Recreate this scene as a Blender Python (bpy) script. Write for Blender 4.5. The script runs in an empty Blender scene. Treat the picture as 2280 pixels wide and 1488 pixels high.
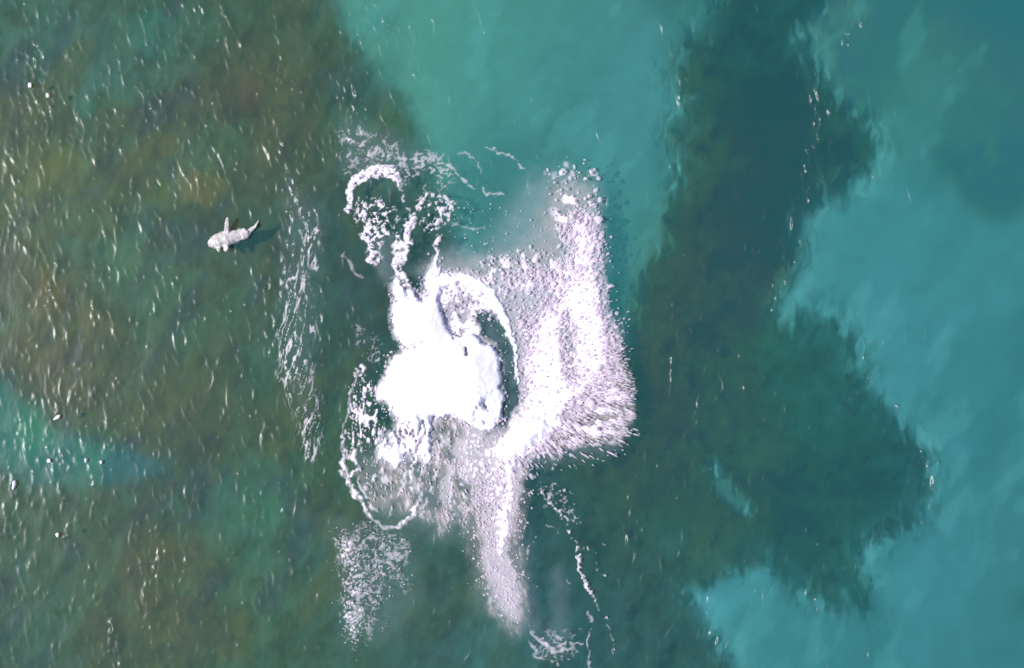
import bpy, bmesh, math, random
import numpy as np
from mathutils import Vector

# ------------------------------------------------------------------ camera, sky, sun, exposure
S = 0.03                      # metres of sea surface per photograph pixel
H = 85.0                      # height of the drone above the sea
scene = bpy.context.scene
cam_d = bpy.data.cameras.new("camera")
cam = bpy.data.objects.new("camera", cam_d)
scene.collection.objects.link(cam)
cam.location = (0, 0, H)
cam.rotation_euler = (0, 0, 0)
cam_d.sensor_width = 36.0
cam_d.lens = 36.0 * H / (2280 * S)
cam_d.clip_end = 6000
scene.camera = cam

SUN_EL, SUN_AZ = math.radians(50), math.radians(182)     # azimuth counted from +X, light from the left
sx, sy, sz = (math.cos(SUN_EL) * math.cos(SUN_AZ), math.cos(SUN_EL) * math.sin(SUN_AZ), math.sin(SUN_EL))
world = bpy.data.worlds.new("World")
scene.world = world
world.use_nodes = True
wt = world.node_tree
wt.nodes.clear()
sky = wt.nodes.new("ShaderNodeTexSky")
sky.sky_type = 'NISHITA'
sky.sun_disc = False
sky.sun_elevation = SUN_EL
sky.sun_rotation = math.pi / 2 - SUN_AZ
bg = wt.nodes.new("ShaderNodeBackground")
bg.inputs[1].default_value = 0.12
wo = wt.nodes.new("ShaderNodeOutputWorld")
wt.links.new(sky.outputs[0], bg.inputs[0])
wt.links.new(bg.outputs[0], wo.inputs[0])
sun_d = bpy.data.lights.new("sun", 'SUN')
sun_d.energy = 3.8
sun_d.angle = math.radians(0.5)
sun_d.color = (1.0, 0.985, 0.975)
sun = bpy.data.objects.new("sun", sun_d)
scene.collection.objects.link(sun)
sun.rotation_euler = Vector((sx, sy, sz)).to_track_quat('Z', 'Y').to_euler()
scene.view_settings.view_transform = 'Standard'
scene.view_settings.look = 'None'
scene.view_settings.gamma = 1.0
scene.view_settings.exposure = 0.1
scene.cycles.transparent_max_bounces = 16
IRR = 1.2                    # radiance of a white flat sheet under this light

rng = np.random.default_rng(7)
random.seed(7)
C = scene.collection

# ------------------------------------------------------------------ tagging helpers
def tag(o, label=None, cat=None, group=None, kind=None):
    if label: o['label'] = label
    if cat: o['category'] = cat
    if group: o['group'] = group
    if kind: o['kind'] = kind
    return o

def empty(name, loc):
    o = bpy.data.objects.new(name, None)
    o.location = loc
    C.objects.link(o)
    return o

# ------------------------------------------------------------------ fields over the sea (photo pixel units)
X0, X1, Y0, Y1, ST = -240.0, 2520.0, -210.0, 1700.0, 2.2
nx, ny = int((X1 - X0) / ST) + 1, int((Y1 - Y0) / ST) + 1
PX, PY = np.meshgrid(X0 + ST * np.arange(nx), Y0 + ST * np.arange(ny))
PX = PX.astype(np.float32); PY = PY.astype(np.float32)

def vnoise(x, y, scale, seed):
    """smooth value noise, 0..1"""
    r = np.random.default_rng(seed)
    T = r.random((256, 256)).astype(np.float32)
    u, v = x / scale + 61.3, y / scale + 37.7
    iu, iv = np.floor(u).astype(np.int32), np.floor(v).astype(np.int32)
    fu, fv = u - iu, v - iv
    fu = fu * fu * (3 - 2 * fu); fv = fv * fv * (3 - 2 * fv)
    a = T[iv & 255, iu & 255]; b = T[iv & 255, (iu + 1) & 255]
    c = T[(iv + 1) & 255, iu & 255]; d = T[(iv + 1) & 255, (iu + 1) & 255]
    return (a * (1 - fu) + b * fu) * (1 - fv) + (c * (1 - fu) + d * fu) * fv

def fbm(x, y, scale, seed, octs=4, rough=0.5):
    s = 0; w = 0; a = 1.0
    for i in range(octs):
        s = s + a * vnoise(x, y, scale / (2.03 ** i), seed + i * 13)
        w += a; a *= rough
    return s / w

def rot(x, y, deg):
    c, s = math.cos(math.radians(deg)), math.sin(math.radians(deg))
    return x * c + y * s, -x * s + y * c

def worley(x, y, scale, seed):
    """F1 and F2 distance in cells"""
    r = np.random.default_rng(seed)
    JX = r.random((128, 128)).astype(np.float32); JY = r.random((128, 128)).astype(np.float32)
    u, v = x / scale, y / scale
    iu, iv = np.floor(u).astype(np.int32), np.floor(v).astype(np.int32)
    f1 = np.full(u.shape, 9.0, np.float32); f2 = f1.copy()
    for dy in (-1, 0, 1):
        for dx in (-1, 0, 1):
            cu, cv = iu + dx, iv + dy
            d = np.hypot(cu + JX[cv & 127, cu & 127] - u, cv + JY[cv & 127, cu & 127] - v)
            f2 = np.minimum(f2, np.maximum(f1, d)); f1 = np.minimum(f1, d)
    return f1, f2

def sstep(a, b, x):
    t = np.clip((x - a) / (b - a), 0, 1)
    return t * t * (3 - 2 * t)

def sd_poly(P, x, y):
    """signed distance to a polygon, negative inside"""
    d2 = np.full(x.shape, 1e12, np.float32); ins = np.zeros(x.shape, bool)
    n = len(P)
    for i in range(n):
        ax, ay = P[i]; bx, by = P[(i + 1) % n]
        ex, ey = bx - ax, by - ay
        wx, wy = x - ax, y - ay
        t = np.clip((wx * ex + wy * ey) / (ex * ex + ey * ey + 1e-9), 0, 1)
        d2 = np.minimum(d2, (wx - t * ex) ** 2 + (wy - t * ey) ** 2)
        if ay != by:
            c = ((ay > y) != (by > y)) & (x < (bx - ax) * (y - ay) / (by - ay) + ax)
            ins ^= c
    d = np.sqrt(d2)
    return np.where(ins, -d, d)

def sd_line(P, x, y):
    """P: (x, y, half width) points; distance to the tapering stroke"""
    best = np.full(x.shape, 1e6, np.float32)
    for i in range(len(P) - 1):
        ax, ay, aw = P[i]; bx, by, bw = P[i + 1]
        ex, ey = bx - ax, by - ay
        wx, wy = x - ax, y - ay
        t = np.clip((wx * ex + wy * ey) / (ex * ex + ey * ey + 1e-9), 0, 1)
        best = np.minimum(best, np.hypot(wx - t * ex, wy - t * ey) - (aw + (bw - aw) * t))
    return best

def smooth_line(P, k=6):
    """Catmull-Rom through the points"""
    P = [tuple(p) for p in P]
    Q = [P[0]] + P + [P[-1]]
    out = []
    for i in range(1, len(Q) - 2):
        p0, p1, p2, p3 = (np.array(Q[j], float) for j in (i - 1, i, i + 1, i + 2))
        for t in np.linspace(0, 1, k, endpoint=False):
            out.append(tuple(0.5 * ((2 * p1) + (-p0 + p2) * t + (2 * p0 - 5 * p1 + 4 * p2 - p3) * t * t + (-p0 + 3 * p1 - 3 * p2 + p3) * t ** 3)))
    out.append(P[-1])
    return out

def box(P, m):
    xs = [p[0] for p in P]; ys = [p[1] for p in P]
    i0 = max(0, int((min(xs) - m - X0) / ST)); i1 = min(nx, int((max(xs) + m - X0) / ST) + 2)
    j0 = max(0, int((min(ys) - m - Y0) / ST)); j1 = min(ny, int((max(ys) + m - Y0) / ST) + 2)
    return slice(j0, j1), slice(i0, i1)

# warped coordinates: lumpy edges for foam
w1 = fbm(PX, PY, 26, 101, 3) - .5 + .45 * (fbm(PX, PY, 8, 103, 2) - .5); w2 = fbm(PX, PY, 26, 202, 3) - .5 + .45 * (fbm(PX, PY, 8, 104, 2) - .5)
WX, WY = PX + 22 * w1, PY + 22 * w2
def add_poly(F, P, v, soft, warp=True):
    s = box(P, soft * 2 + 30)
    x, y = (WX[s], WY[s]) if warp else (PX[s], PY[s])
    d = sd_poly(P, x, y)
    F[s] = np.maximum(F[s], v * sstep(soft, -soft, d))
def add_line(F, P, v, soft, warp=True, sm=True):
    if sm: P = smooth_line(P)
    s = box(P, soft * 2 + 30 + max(p[2] for p in P))
    x, y = (WX[s], WY[s]) if warp else (PX[s], PY[s])
    d = sd_line(P, x, y)
    F[s] = np.maximum(F[s], v * sstep(soft, -soft, d))
def cut_line(F, P, v, soft):
    G = np.zeros_like(F); add_line(G, P, v, soft)
    F *= (1 - G)
def cut_poly(F, P, v, soft):
    G = np.zeros_like(F); add_poly(G, P, v, soft)
    F *= (1 - G)
def zeros(): return np.zeros(PX.shape, np.float32)

def W(px, py, z):
    """world position, at height z, of what stands over photo pixel (px, py)"""
    k = S * (H - z) / H
    return (px - 1140) * k, (744 - py) * k

# ------------------------------------------------------------------ node helpers
def mat(name):
    m = bpy.data.materials.new(name)
    m.use_nodes = True
    m.node_tree.nodes.clear()
    return m, m.node_tree
def N(t, kind, **kw):
    n = t.nodes.new(kind)
    for k, v in kw.items(): setattr(n, k, v)
    return n
def attr(t, name):
    return N(t, "ShaderNodeAttribute", attribute_name=name)
def math_n(t, op, a, b):
    n = N(t, "ShaderNodeMath", operation=op)
    for i, v in enumerate((a, b)):
        if isinstance(v, (int, float)): n.inputs[i].default_value = v
        else: t.links.new(v, n.inputs[i])
    return n.outputs[0]

def grid_mesh(name, x, y, z, attrs=None, keep=None, cols=None):
    """mesh over a 2-D array of points; keep = which faces to build"""
    h, w = x.shape
    idx = np.arange(h * w).reshape(h, w)
    q = np.stack([idx[1:, :-1], idx[1:, 1:], idx[:-1, 1:], idx[:-1, :-1]], -1)
    if keep is not None: q = q[keep]
    q = q.reshape(-1, 4)
    used = np.unique(q)
    remap = np.full(h * w, -1, np.int64); remap[used] = np.arange(len(used))
    q = remap[q]
    co = np.stack([x.ravel()[used], y.ravel()[used], z.ravel()[used]], -1)
    return raw_mesh(name, co, q, {k: v.ravel()[used] for k, v in (attrs or {}).items()},
                    {k: v.reshape(-1, 3)[used] for k, v in (cols or {}).items()})

def raw_mesh(name, co, q, attrs=None, cols=None, smooth=True):
    me = bpy.data.meshes.new(name)
    k = q.shape[1]
    me.vertices.add(len(co)); me.vertices.foreach_set("co", co.astype(np.float32).ravel())
    me.loops.add(q.size); me.loops.foreach_set("vertex_index", q.astype(np.int32).ravel())
    me.polygons.add(len(q)); me.polygons.foreach_set("loop_start", np.arange(0, q.size, k, dtype=np.int32))
    me.polygons.foreach_set("use_smooth", np.full(len(q), smooth, bool))
    for n_, v in (attrs or {}).items():
        a = me.attributes.new(n_, 'FLOAT', 'POINT'); a.data.foreach_set("value", v.astype(np.float32))
    for n_, v in (cols or {}).items():
        a = me.attributes.new(n_, 'FLOAT_COLOR', 'POINT')
        a.data.foreach_set("color", np.concatenate([v, np.ones((len(v), 1))], 1).astype(np.float32).ravel())
    me.update(calc_edges=True)
    return me

def link(name, me, m, parent=None):
    o = bpy.data.objects.new(name, me)
    C.objects.link(o)
    if m: me.materials.append(m)
    if parent:
        o.parent = parent
        o.matrix_parent_inverse.identity()
        me.transform(__import__('mathutils').Matrix.Translation(-parent.location))
    return o

def srgb(c):
    c = np.asarray(c, np.float32) / 255.0
    return np.where(c <= 0.04045, c / 12.92, ((c + 0.055) / 1.055) ** 2.4).astype(np.float32)

# ================================================================== SEABED
# colour the bottom shows through the water, then the albedo that gives it
bst = 3.0
bX, bY = np.meshgrid(np.arange(-460, 2740 + bst, bst), np.arange(-430, 1920 + bst, bst))
bX = bX.astype(np.float32); bY = bY.astype(np.float32)
qx, qy = rot(bX, bY, 30)
wa = fbm(bX, bY, 90, 11, 4) - .5; wb = fbm(bX, bY, 90, 12, 4) - .5
wc = fbm(bX, bY * .5, 20, 13, 2) - .5
ux, uy = bX + 60 * wa + 10 * wc, bY + 60 * wb + 6 * wc
vx, vy = bX + 26 * wa + 20 * wc, bY + 26 * wb

def mask(P, soft, crisp=False):
    x, y = (vx, vy) if crisp else (ux, uy)
    return sstep(soft, -soft, sd_poly(P, x, y))

sand_mid = [(735, -460), (740, 40), (790, 120), (850, 185), (900, 250), (950, 320), (990, 400), (1010, 520), (1060, 640),
            (1200, 790), (1330, 800), (1392, 740), (1425, 650), (1450, 570), (1490, 490), (1515, 400), (1505, 320), (1528, 230),
            (1495, 180), (1500, 120), (1560, 60), (1590, 0), (1600, -460)]
sand_right = [(1840, -460), (1850, -20), (1790, 60), (1800, 110), (1870, 200), (1925, 270), (1945, 340), (1900, 410), (1820, 450),
              (1775, 530), (1765, 620), (1725, 690), (1735, 725), (1790, 695), (1860, 715), (1915, 780), (1925, 860), (1985, 915),
              (2045, 990), (2068, 1060), (2045, 1160), (1965, 1195), (1915, 1225), (1950, 1290), (1935, 1350), (1850, 1360),
              (1765, 1315), (1700, 1255), (1610, 1280), (1530, 1320), (1575, 1400), (1650, 1500), (1700, 1900), (2900, 1950), (2900, -460)]
sand_left = [(-460, 820), (0, 845), (60, 915), (130, 950), (230, 985), (335, 1000), (362, 1030), (325, 1060), (250, 1092), (150, 1090),
             (60, 1070), (0, 1040), (-460, 1000)]
tongue = [(1568, 1045), (1590, 1026), (1612, 1040), (1640, 1085), (1682, 1135), (1668, 1152), (1640, 1142), (1600, 1100)]
m_mid = .5 * mask(sand_mid, 26) + .5 * mask(sand_mid, 75)
m_right = .50 * mask(sand_right, 18, True) + .50 * mask(sand_right, 70)
m_left = .5 * mask(sand_left, 22) + .5 * mask(sand_left, 60); m_ton = mask(tongue, 12, True)

def field(stops, sig):
    """colours spread round their points"""
    num = 0; den = 0
    for (x, y, c) in stops:
        w = np.exp(-((bX - x) ** 2 + (bY - y) ** 2) / (2 * sig * sig)) + 1e-6
        num = num + w[..., None] * np.array(c, np.float32); den = den + w
    return num / den[..., None]

sand_c = field([(780, 60, (72, 140, 128)), (950, 120, (76, 154, 140)), (1080, 220, (74, 154, 142)), (1250, 60, (68, 144, 136)),
                (1300, 250, (64, 138, 140)), (1180, 320, (68, 144, 140)), (1450, 120, (66, 140, 140)), (1420, 350, (66, 142, 142)),
                (1400, 550, (66, 140, 132)), (1150, 480, (66, 134, 134)),
                (1700, 60, (52, 116, 116)), (1950, 60, (58, 130, 132)), (2200, 60, (48, 112, 116)), (2050, 180, (56, 130, 128)), (2230, 250, (56, 130, 138)),
                (2000, 480, (58, 138, 144)), (1900, 560, (62, 142, 148)), (2200, 600, (58, 136, 142)), (2050, 760, (62, 142, 150)),
                (2230, 900, (58, 136, 144)), (2200, 1200, (58, 134, 142)), (1750, 1400, (64, 144, 150)), (2050, 1420, (60, 138, 146)),
                (40, 960, (56, 122, 106)), (260, 1030, (56, 114, 102))], 130)
reef_c = field([(60, 60, (68, 104, 92)), (300, 60, (70, 90, 78)), (520, 60, (68, 92, 78)), (680, 100, (74, 92, 76)), (100, 260, (84, 96, 82)),
                (330, 90, (66, 112, 98)), (200, 220, (68, 116, 104)), (350, 260, (80, 90, 76)), (540, 200, (84, 86, 68)), (620, 350, (76, 90, 76)), (120, 390, (96, 112, 82)),
                (300, 400, (88, 102, 78)), (440, 420, (92, 98, 74)), (200, 500, (76, 110, 94)), (360, 540, (72, 110, 92)), (500, 520, (66, 88, 82)),
                (60, 660, (88, 94, 74)), (150, 680, (96, 98, 74)), (280, 620, (74, 104, 86)), (440, 640, (84, 96, 76)), (560, 660, (74, 94, 80)), (700, 600, (58, 84, 82)),
                (120, 820, (88, 88, 70)), (280, 800, (86, 92, 72)), (440, 820, (84, 98, 78)), (600, 820, (66, 92, 82)), (740, 760, (56, 86, 78)),
                (280, 920, (78, 92, 74)), (480, 960, (76, 90, 72)), (640, 980, (66, 92, 76)), (560, 1110, (66, 112, 96)), (440, 1090, (68, 104, 92)), (330, 1120, (68, 86, 82)),
                (80, 1150, (76, 86, 72)), (220, 1200, (82, 84, 66)), (380, 1260, (94, 92, 68)), (560, 1190, (68, 108, 90)), (700, 1200, (64, 100, 92)),
                (90, 1330, (72, 92, 78)), (260, 1350, (84, 88, 68)), (460, 1340, (86, 92, 70)), (640, 1350, (72, 100, 82)), (120, 1460, (72, 92, 82)), (420, 1460, (76, 94, 78)),
                (720, 1440, (66, 96, 84)), (1000, 1300, (64, 98, 88)), (950, 1450, (62, 98, 92)), (1100, 1440, (62, 106, 100)), (1300, 1200, (56, 94, 90)), (1250, 1400, (56, 98, 96)),
                (1450, 900, (60, 92, 80)), (1430, 1050, (58, 94, 84)), (1500, 700, (62, 94, 84)), (1450, 1300, (58, 96, 96)), (1400, 1450, (58, 98, 98)), (1580, 560, (62, 96, 88)),
                (1560, 350, (64, 104, 98)), (1540, 200, (60, 104, 98)), (1650, 100, (46, 96, 100)), (1660, 230, (44, 86, 86)), (1700, 330, (46, 84, 92)), (1850, 330, (50, 98, 98)),
                (1650, 480, (50, 88, 88)), (1620, 640, (56, 92, 86)), (1720, 430, (46, 86, 94)), (1600, 850, (56, 96, 92)), (1780, 800, (52, 104, 102)), (1850, 900, (50, 102, 102)),
                (1650, 1000, (56, 98, 96)), (1850, 1080, (48, 96, 94)), (1980, 1080, (48, 98, 102)), (1600, 1150, (56, 96, 94)), (1750, 1180, (48, 94, 94)), (1850, 1290, (52, 104, 104)),
                (1550, 1230, (58, 104, 104)), (1500, 1400, (58, 98, 100)), (820, 500, (58, 88, 86)), (850, 220, (62, 98, 84)), (900, 330, (62, 108, 96)),
                (850, 700, (52, 80, 84)), (820, 1050, (66, 96, 78))], 62)
sand_c = sand_c + sstep(1700, 1400, bX)[..., None] * np.array((3, -6, -2), np.float32) + sstep(1400, 1700, bX)[..., None] * np.array((4, -7, -8), np.float32)
reef_c = reef_c + sstep(1500, 1100, bX)[..., None] * np.array((0, 1, 14), np.float32) + sstep(1100, 1500, bX)[..., None] * np.array((-5, -4, -1), np.float32)
_lf = sstep(1400, 700, bX)[..., None] * .35
reef_c = reef_c * (1 - _lf) + np.array((66, 98, 92), np.float32) * _lf
reef_c = reef_c + sstep(1300, 900, bX)[..., None] * np.array((-1, 2, -1), np.float32)
M = np.clip(m_mid + m_right + m_left + .42 * m_ton, 0, 1)
col = reef_c * (1 - M[..., None]) + sand_c * M[..., None]
# a darker patch of weed far right, and in the corner
for P, v in (([(2085, 330), (2120, 400), (2150, 455), (2215, 480), (2300, 440), (2400, 330), (2300, 290), (2180, 320)], .6),
             ([(2130, -100), (2160, 30), (2230, 90), (2330, 120), (2500, -100)], .45), ([(1900, 330), (1930, 300), (1990, 330), (1950, 370)], .4),
             ([(1420, -60), (1470, 60), (1500, 160), (1600, 130), (1600, -60)], .35), ([(2262, 1320), (2258, 1360), (2300, 1380), (2400, 1340)], .5),
             ([(760, 30), (900, 20), (880, 60), (770, 70)], .3)):
    m_ = (mask(P, 40) * v)[..., None]
    col = col * (1 - m_) + np.array((46, 104, 104), np.float32) * m_
# mottling of the reef: weed, rock and bare patches
n1 = fbm(qx, qy * .6, 120, 31, 5, .55); n2 = fbm(qx * 1.2, qy, 46, 32, 4); n3 = fbm(bX, bY, 30, 33, 4); n4 = fbm(qx, qy * .3, 22, 34, 3)
left = sstep(1500, 500, bX) * (1 - M)
reefm = (1 - M)
def blend(c, rgb, m_):
    m_ = np.clip(m_, 0, 1)[..., None]
    return c * (1 - m_) + np.array(rgb, np.float32) * m_
col = blend(col, (86, 98, 80), .40 * sstep(.52, .68, n1) * left)
col = blend(col, (64, 108, 98), .40 * sstep(.49, .35, n1) * left)
col = blend(col, (58, 80, 76), .34 * sstep(.54, .72, n2) * left)
col = blend(col, (58, 80, 96), .36 * sstep(.58, .76, fbm(qx, qy * .5, 60, 35, 3)) * left)
col = blend(col, (38, 74, 88), .45 * sstep(.55, .78, n2) * reefm * (1 - left))
col = blend(col, (64, 100, 86), .3 * sstep(.52, .75, n1) * reefm * (1 - left))
col *= (1 + (.15 * (n3 - .5) + .05 * (n4 - .5)) * (.35 + .65 * reefm))[..., None]
col *= (1 + .12 * (fbm(qx, qy * .35, 160, 36, 4) - .5) * M)[..., None]
# single rocks and weed clumps that stand out
for (x, y, r, c, a) in ((440, 412, 50, (114, 114, 92), .65), (132, 385, 55, (100, 114, 80), .6), (330, 412, 38, (96, 108, 76), .55), (545, 205, 46, (94, 92, 74), .5),
                        (110, 655, 42, (108, 104, 72), .6), (240, 262, 60, (92, 92, 70), .4), (222, 720, 36, (100, 104, 74), .4), (505, 305, 24, (74, 116, 102), .6), (372, 322, 26, (100, 106, 74), .6),
                        (270, 575, 44, (78, 118, 96), .6), (330, 70, 60, (64, 124, 112), .6), (190, 235, 30, (64, 124, 116), .7), (180, 1080, 50, (70, 104, 90), .3),
                        (390, 1250, 70, (98, 102, 82), .4), (520, 1420, 60, (98, 98, 72), .4), (75, 960, 60, (74, 154, 130), .4), (590, 1130, 50, (70, 124, 104), .5), (880, 290, 40, (66, 96, 70), .5)):
    d = np.hypot(vx - x, (vy - y) * 1.05) / r
    col = blend(col, c, .72 * a * sstep(1.35, .45, d + .9 * (fbm(bX, bY, 34, 46, 3) - .5)))
tr_ = sstep(1780, 1950, bX) * sstep(520, 300, bY) * M
col = blend(col, (46, 110, 112), .42 * sstep(.44, .66, fbm(qx, qy * .7, 130, 41, 4)) * tr_)
col = blend(col, (46, 108, 112), .28 * sstep(.50, .72, fbm(qx, qy * .6, 170, 42, 4)) * M)
col = blend(col, (92, 168, 168), .22 * sstep(.56, .74, fbm(qx, qy * .5, 70, 43, 4)) * M)
edge_ = 4 * M * (1 - M)
col = blend(col, (84, 158, 160), .50 * edge_ * sstep(.56, .70, fbm(vx * 1.2, vy * .4, 16, 44, 2)) * sstep(1200, 1500, bX))
col = blend(col, (34, 82, 88), .45 * edge_ * sstep(.56, .70, fbm(vx * 1.2, vy * .4, 16, 45, 2)) * sstep(1200, 1500, bX))
col = np.clip(col, 8, 235)

TURB = .24 + .30 * M + .10 * sstep(900, 1900, bX)
TINT = np.array((.62, .97, .93), np.float32)
SCAT = np.array((.030, .19, .195), np.float32)
tgt = srgb(col) / IRR
alb = (tgt - np.array((.006, .014, .032)) - TURB[..., None] * SCAT) / (((1 - TURB) ** 2)[..., None] * TINT ** 2 * .95)
alb = np.clip(alb, .006, .85)
rim = np.minimum(np.minimum(bX - bX.min(), bX.max() - bX), np.minimum(bY - bY.min(), bY.max() - bY))
mean = .45 * alb[M > .9][::50].mean(0) + .55 * alb[M < .1][::50].mean(0)
rim = sstep(0, 260, rim)[..., None]
alb = alb * rim + mean * (1 - rim)
bz = -1.8 - .8 * sstep(1000, 2200, bX) + (.7 * n1 + .3 * n2 + .05 * n3) * reefm
bwx, bwy = W(bX, bY, bz)
me = grid_mesh("seabed", bwx, bwy, bz, cols={"bottom": alb})
# the same bottom runs on to the horizon as a coarse apron
def apron(me_x, me_y, me_z, far, zf):
    h, w = me_x.shape
    per = [(0, i) for i in range(w)] + [(j, w - 1) for j in range(1, h)] + [(h - 1, i) for i in range(w - 2, -1, -1)] + [(j, 0) for j in range(h - 2, 0, -1)]
    P = np.array([(me_x[j, i], me_y[j, i], me_z[j, i]) for j, i in per])
    rings = [P]
    for k in (1.35, 2.5, 8, far):
        R_ = P.copy(); R_[:, :2] *= k; R_[:, 2] = zf
        rings.append(R_)
    co = np.concatenate(rings); n = len(P); q = []
    for r_ in range(len(rings) - 1):
        a = np.arange(n); b = (a + 1) % n
        q.append(np.stack([a + r_ * n, b + r_ * n, b + (r_ + 1) * n, a + (r_ + 1) * n], -1))
    return co, np.concatenate(q), n, per
def join_meshes(A, B):
    bm = bmesh.new(); bm.from_mesh(A); bm.from_mesh(B); bm.to_mesh(A); bm.free()
    return A
co, q, n, per = apron(bwx, bwy, bz, 60, -2.4)
pc = np.array([alb[j, i] for j, i in per])
B_ = raw_mesh("apron", co, q, cols={"bottom": np.concatenate([pc] + [pc * .4 + mean * .6] + [np.tile(mean, (n, 1))] * 3)})
me = join_meshes(me, B_)
m, t = mat("seabed_sand_and_reef")
a = attr(t, "bottom")
nz = N(t, "ShaderNodeTexNoise"); nz.inputs["Scale"].default_value = 1.7; nz.inputs["Detail"].default_value = 6
geo = N(t, "ShaderNodeNewGeometry"); t.links.new(geo.outputs["Position"], nz.inputs["Vector"])
mr = N(t, "ShaderNodeMapRange"); mr.inputs["To Min"].default_value = .92; mr.inputs["To Max"].default_value = 1.08
t.links.new(nz.outputs[0], mr.inputs[0])
mx = N(t, "ShaderNodeVectorMath", operation='SCALE'); t.links.new(a.outputs["Color"], mx.inputs[0]); t.links.new(mr.outputs[0], mx.inputs["Scale"])
df = N(t, "ShaderNodeBsdfDiffuse"); t.links.new(mx.outputs[0], df.inputs[0])
o_ = N(t, "ShaderNodeOutputMaterial"); t.links.new(df.outputs[0], o_.inputs[0])
tag(link("seabed", me, m), "brown green reef and pale sand seen through the water", "seabed", kind="structure")

# ================================================================== WATER HEIGHT
# swell and wind ripples, crests running up the picture and a little to the left
rx, ry = rot(PX, PY, 14)
swell = .10 * (fbm(rx, ry * .35, 150, 51, 2) - .5) + .07 * (fbm(rx, ry * .4, 60, 52, 3) - .5)
chop = .030 * (fbm(rx, ry * .42, 22, 53, 2) - .5)
calm = sstep(1250, 800, PX) * .8 + .2
lpatch = sstep(.35, .65, fbm(PX, PY, 170, 54, 3))
Z = swell + .6 * chop * (.35 + .65 * calm) + .005 * (fbm(rx, ry * .5, 9, 55, 2) - .5) * calm

# density of steep little wavelets
lp2 = sstep(.40, .66, fbm(PX * 1.5, PY * .7, 110, 58, 3))
dens = (.14 + .28 * lpatch + .62 * lp2) * sstep(1180, 640, PX + .25 * PY - 60)
dens = np.maximum(dens, .16 * sstep(.25, .6, lpatch) * sstep(2280, 1500, PX))
dens = np.maximum(dens, .30 * sstep(.4, .6, fbm(PX, PY, 120, 57, 2)) * (1 - sstep(1900, 2150, PX)) * sstep(500, 700, PY) * sstep(1300, 1500, PX))
def boost(P, v, soft, warp=True):
    global dens
    G = zeros(); add_line(G, P, v, soft); dens = np.maximum(dens, G)
boost([(655, 380, 22), (670, 560, 36), (655, 680, 38), (650, 800, 40), (680, 900, 30), (700, 1010, 24)], 5.5, 14)
boost([(690, 480, 14), (700, 580, 16)], 9.0, 8)
boost([(345, 1180, 20), (340, 1300, 26), (330, 1420, 16)], 2.6, 14)
boost([(70, 120, 26), (90, 240, 40)], 3.4, 20)
boost([(250, 1380, 10), (268, 1488, 12)], 5.0, 10)
boost([(780, 170, 30), (770, 300, 40), (700, 330, 30)], 2.4, 20)
boost([(1825, 170, 22), (1830, 250, 24), (1810, 400, 26)], 3.6, 14)
boost([(1880, 100, 10), (1930, 50, 16)], 5.0, 10)
boost([(1790, 500, 14), (1770, 540, 14)], 3.2, 10)
boost([(450, 20, 8), (470, 60, 8)], 4.0, 8)
boost([(20, 390, 14), (15, 320, 10)], 3.0, 10)
boost([(110, 640, 14), (130, 730, 20)], 3.0, 12)
boost([(50, 940, 12), (60, 1010, 14)], 3.2, 12)
boost([(1380, 1120, 20), (1400, 1210, 20)], 2.0, 20)
boost([(1800, 440, 26), (1770, 560, 24), (1730, 690, 18)], 2.2, 16)
boost([(1880, 730, 14), (1930, 830, 14), (2010, 930, 14), (2070, 1040, 12), (2050, 1150, 12)], 2.0, 12)
boost([(1560, 1350, 16), (1620, 1450, 16)], 2.0, 12)
boost([(1700, 1260, 14), (1780, 1330, 14), (1880, 1360, 14)], 1.6, 12)
boost([(1500, 400, 18), (1510, 200, 16), (1470, 60, 12)], 1.2, 14)
dens *= 1 - .9 * sstep(0, 1, sstep(1400, 1380, PX) * sstep(840, 870, PX) * sstep(440, 470, PY) * sstep(1180, 1150, PY))
z_need = (90 - 50)
def stamp(Zg, x, y, ln, sig, amp, ang, bend):
    i0, i1 = int((x - ln - 14 - X0) / ST), int((x + ln + 14 - X0) / ST)
    j0, j1 = int((y - ln - 14 - Y0) / ST), int((y + ln + 14 - Y0) / ST)
    i0, i1, j0, j1 = max(i0, 0), min(i1, nx), max(j0, 0), min(j1, ny)
    if i1 <= i0 or j1 <= j0: return
    dx, dy = PX[j0:j1, i0:i1] - x, PY[j0:j1, i0:i1] - y
    c, s_ = math.cos(ang), math.sin(ang)
    u = dx * c + dy * s_; v = -dx * s_ + dy * c          # v runs along the crest
    u = u + bend * np.sin(v / ln * 3.0 + amp * 60) * ln * .16
    e = np.exp(-(u / np.where(u < 0, sig, sig * 2.2)) ** 2 / 2) * np.clip(1 - (v / ln) ** 2, 0, 1) ** 1.3
    Zg[j0:j1, i0:i1] += amp * e
cand = 62000
cx = rng.uniform(X0, X1, cand); cy = rng.uniform(Y0, Y1, cand)
ci = ((cx - X0) / ST).astype(int).clip(0, nx - 1); cj = ((cy - Y0) / ST).astype(int).clip(0, ny - 1)
keep = rng.random(cand) < dens[cj, ci] * .17
def wavelet(x, y, ln=None, k=None, sig=None, ang=None):
    ln = ln or float(np.clip(rng.lognormal(2.6, .6), 5, 55))
    sig = sig or rng.uniform(1.7, 2.6)
    th = math.radians((z_need + math.degrees(math.atan((x - 1140) * S / H))) / 2)
    k = (k or rng.uniform(.7, 1.2)) * (1 + .12 * abs(y - 744) / 744)
    amp = sig * S / .607 * math.tan(th) * k * float(rng.choice([1, 1, 1, .7]))
    if ang is None:
        hx = -math.cos(SUN_EL) + (1140 - x) * S / H; hy = (744 - y) * S / H
        need = math.degrees(math.atan(hy / hx)); rt = min(max((x - 900) / 700, 0), 1) * .6
        ang = math.radians(rng.normal(-11 * (1 - rt) + need * rt, 11))
    stamp(Z, x, y, ln, sig, amp, ang, rng.uniform(-1, 1))
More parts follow.
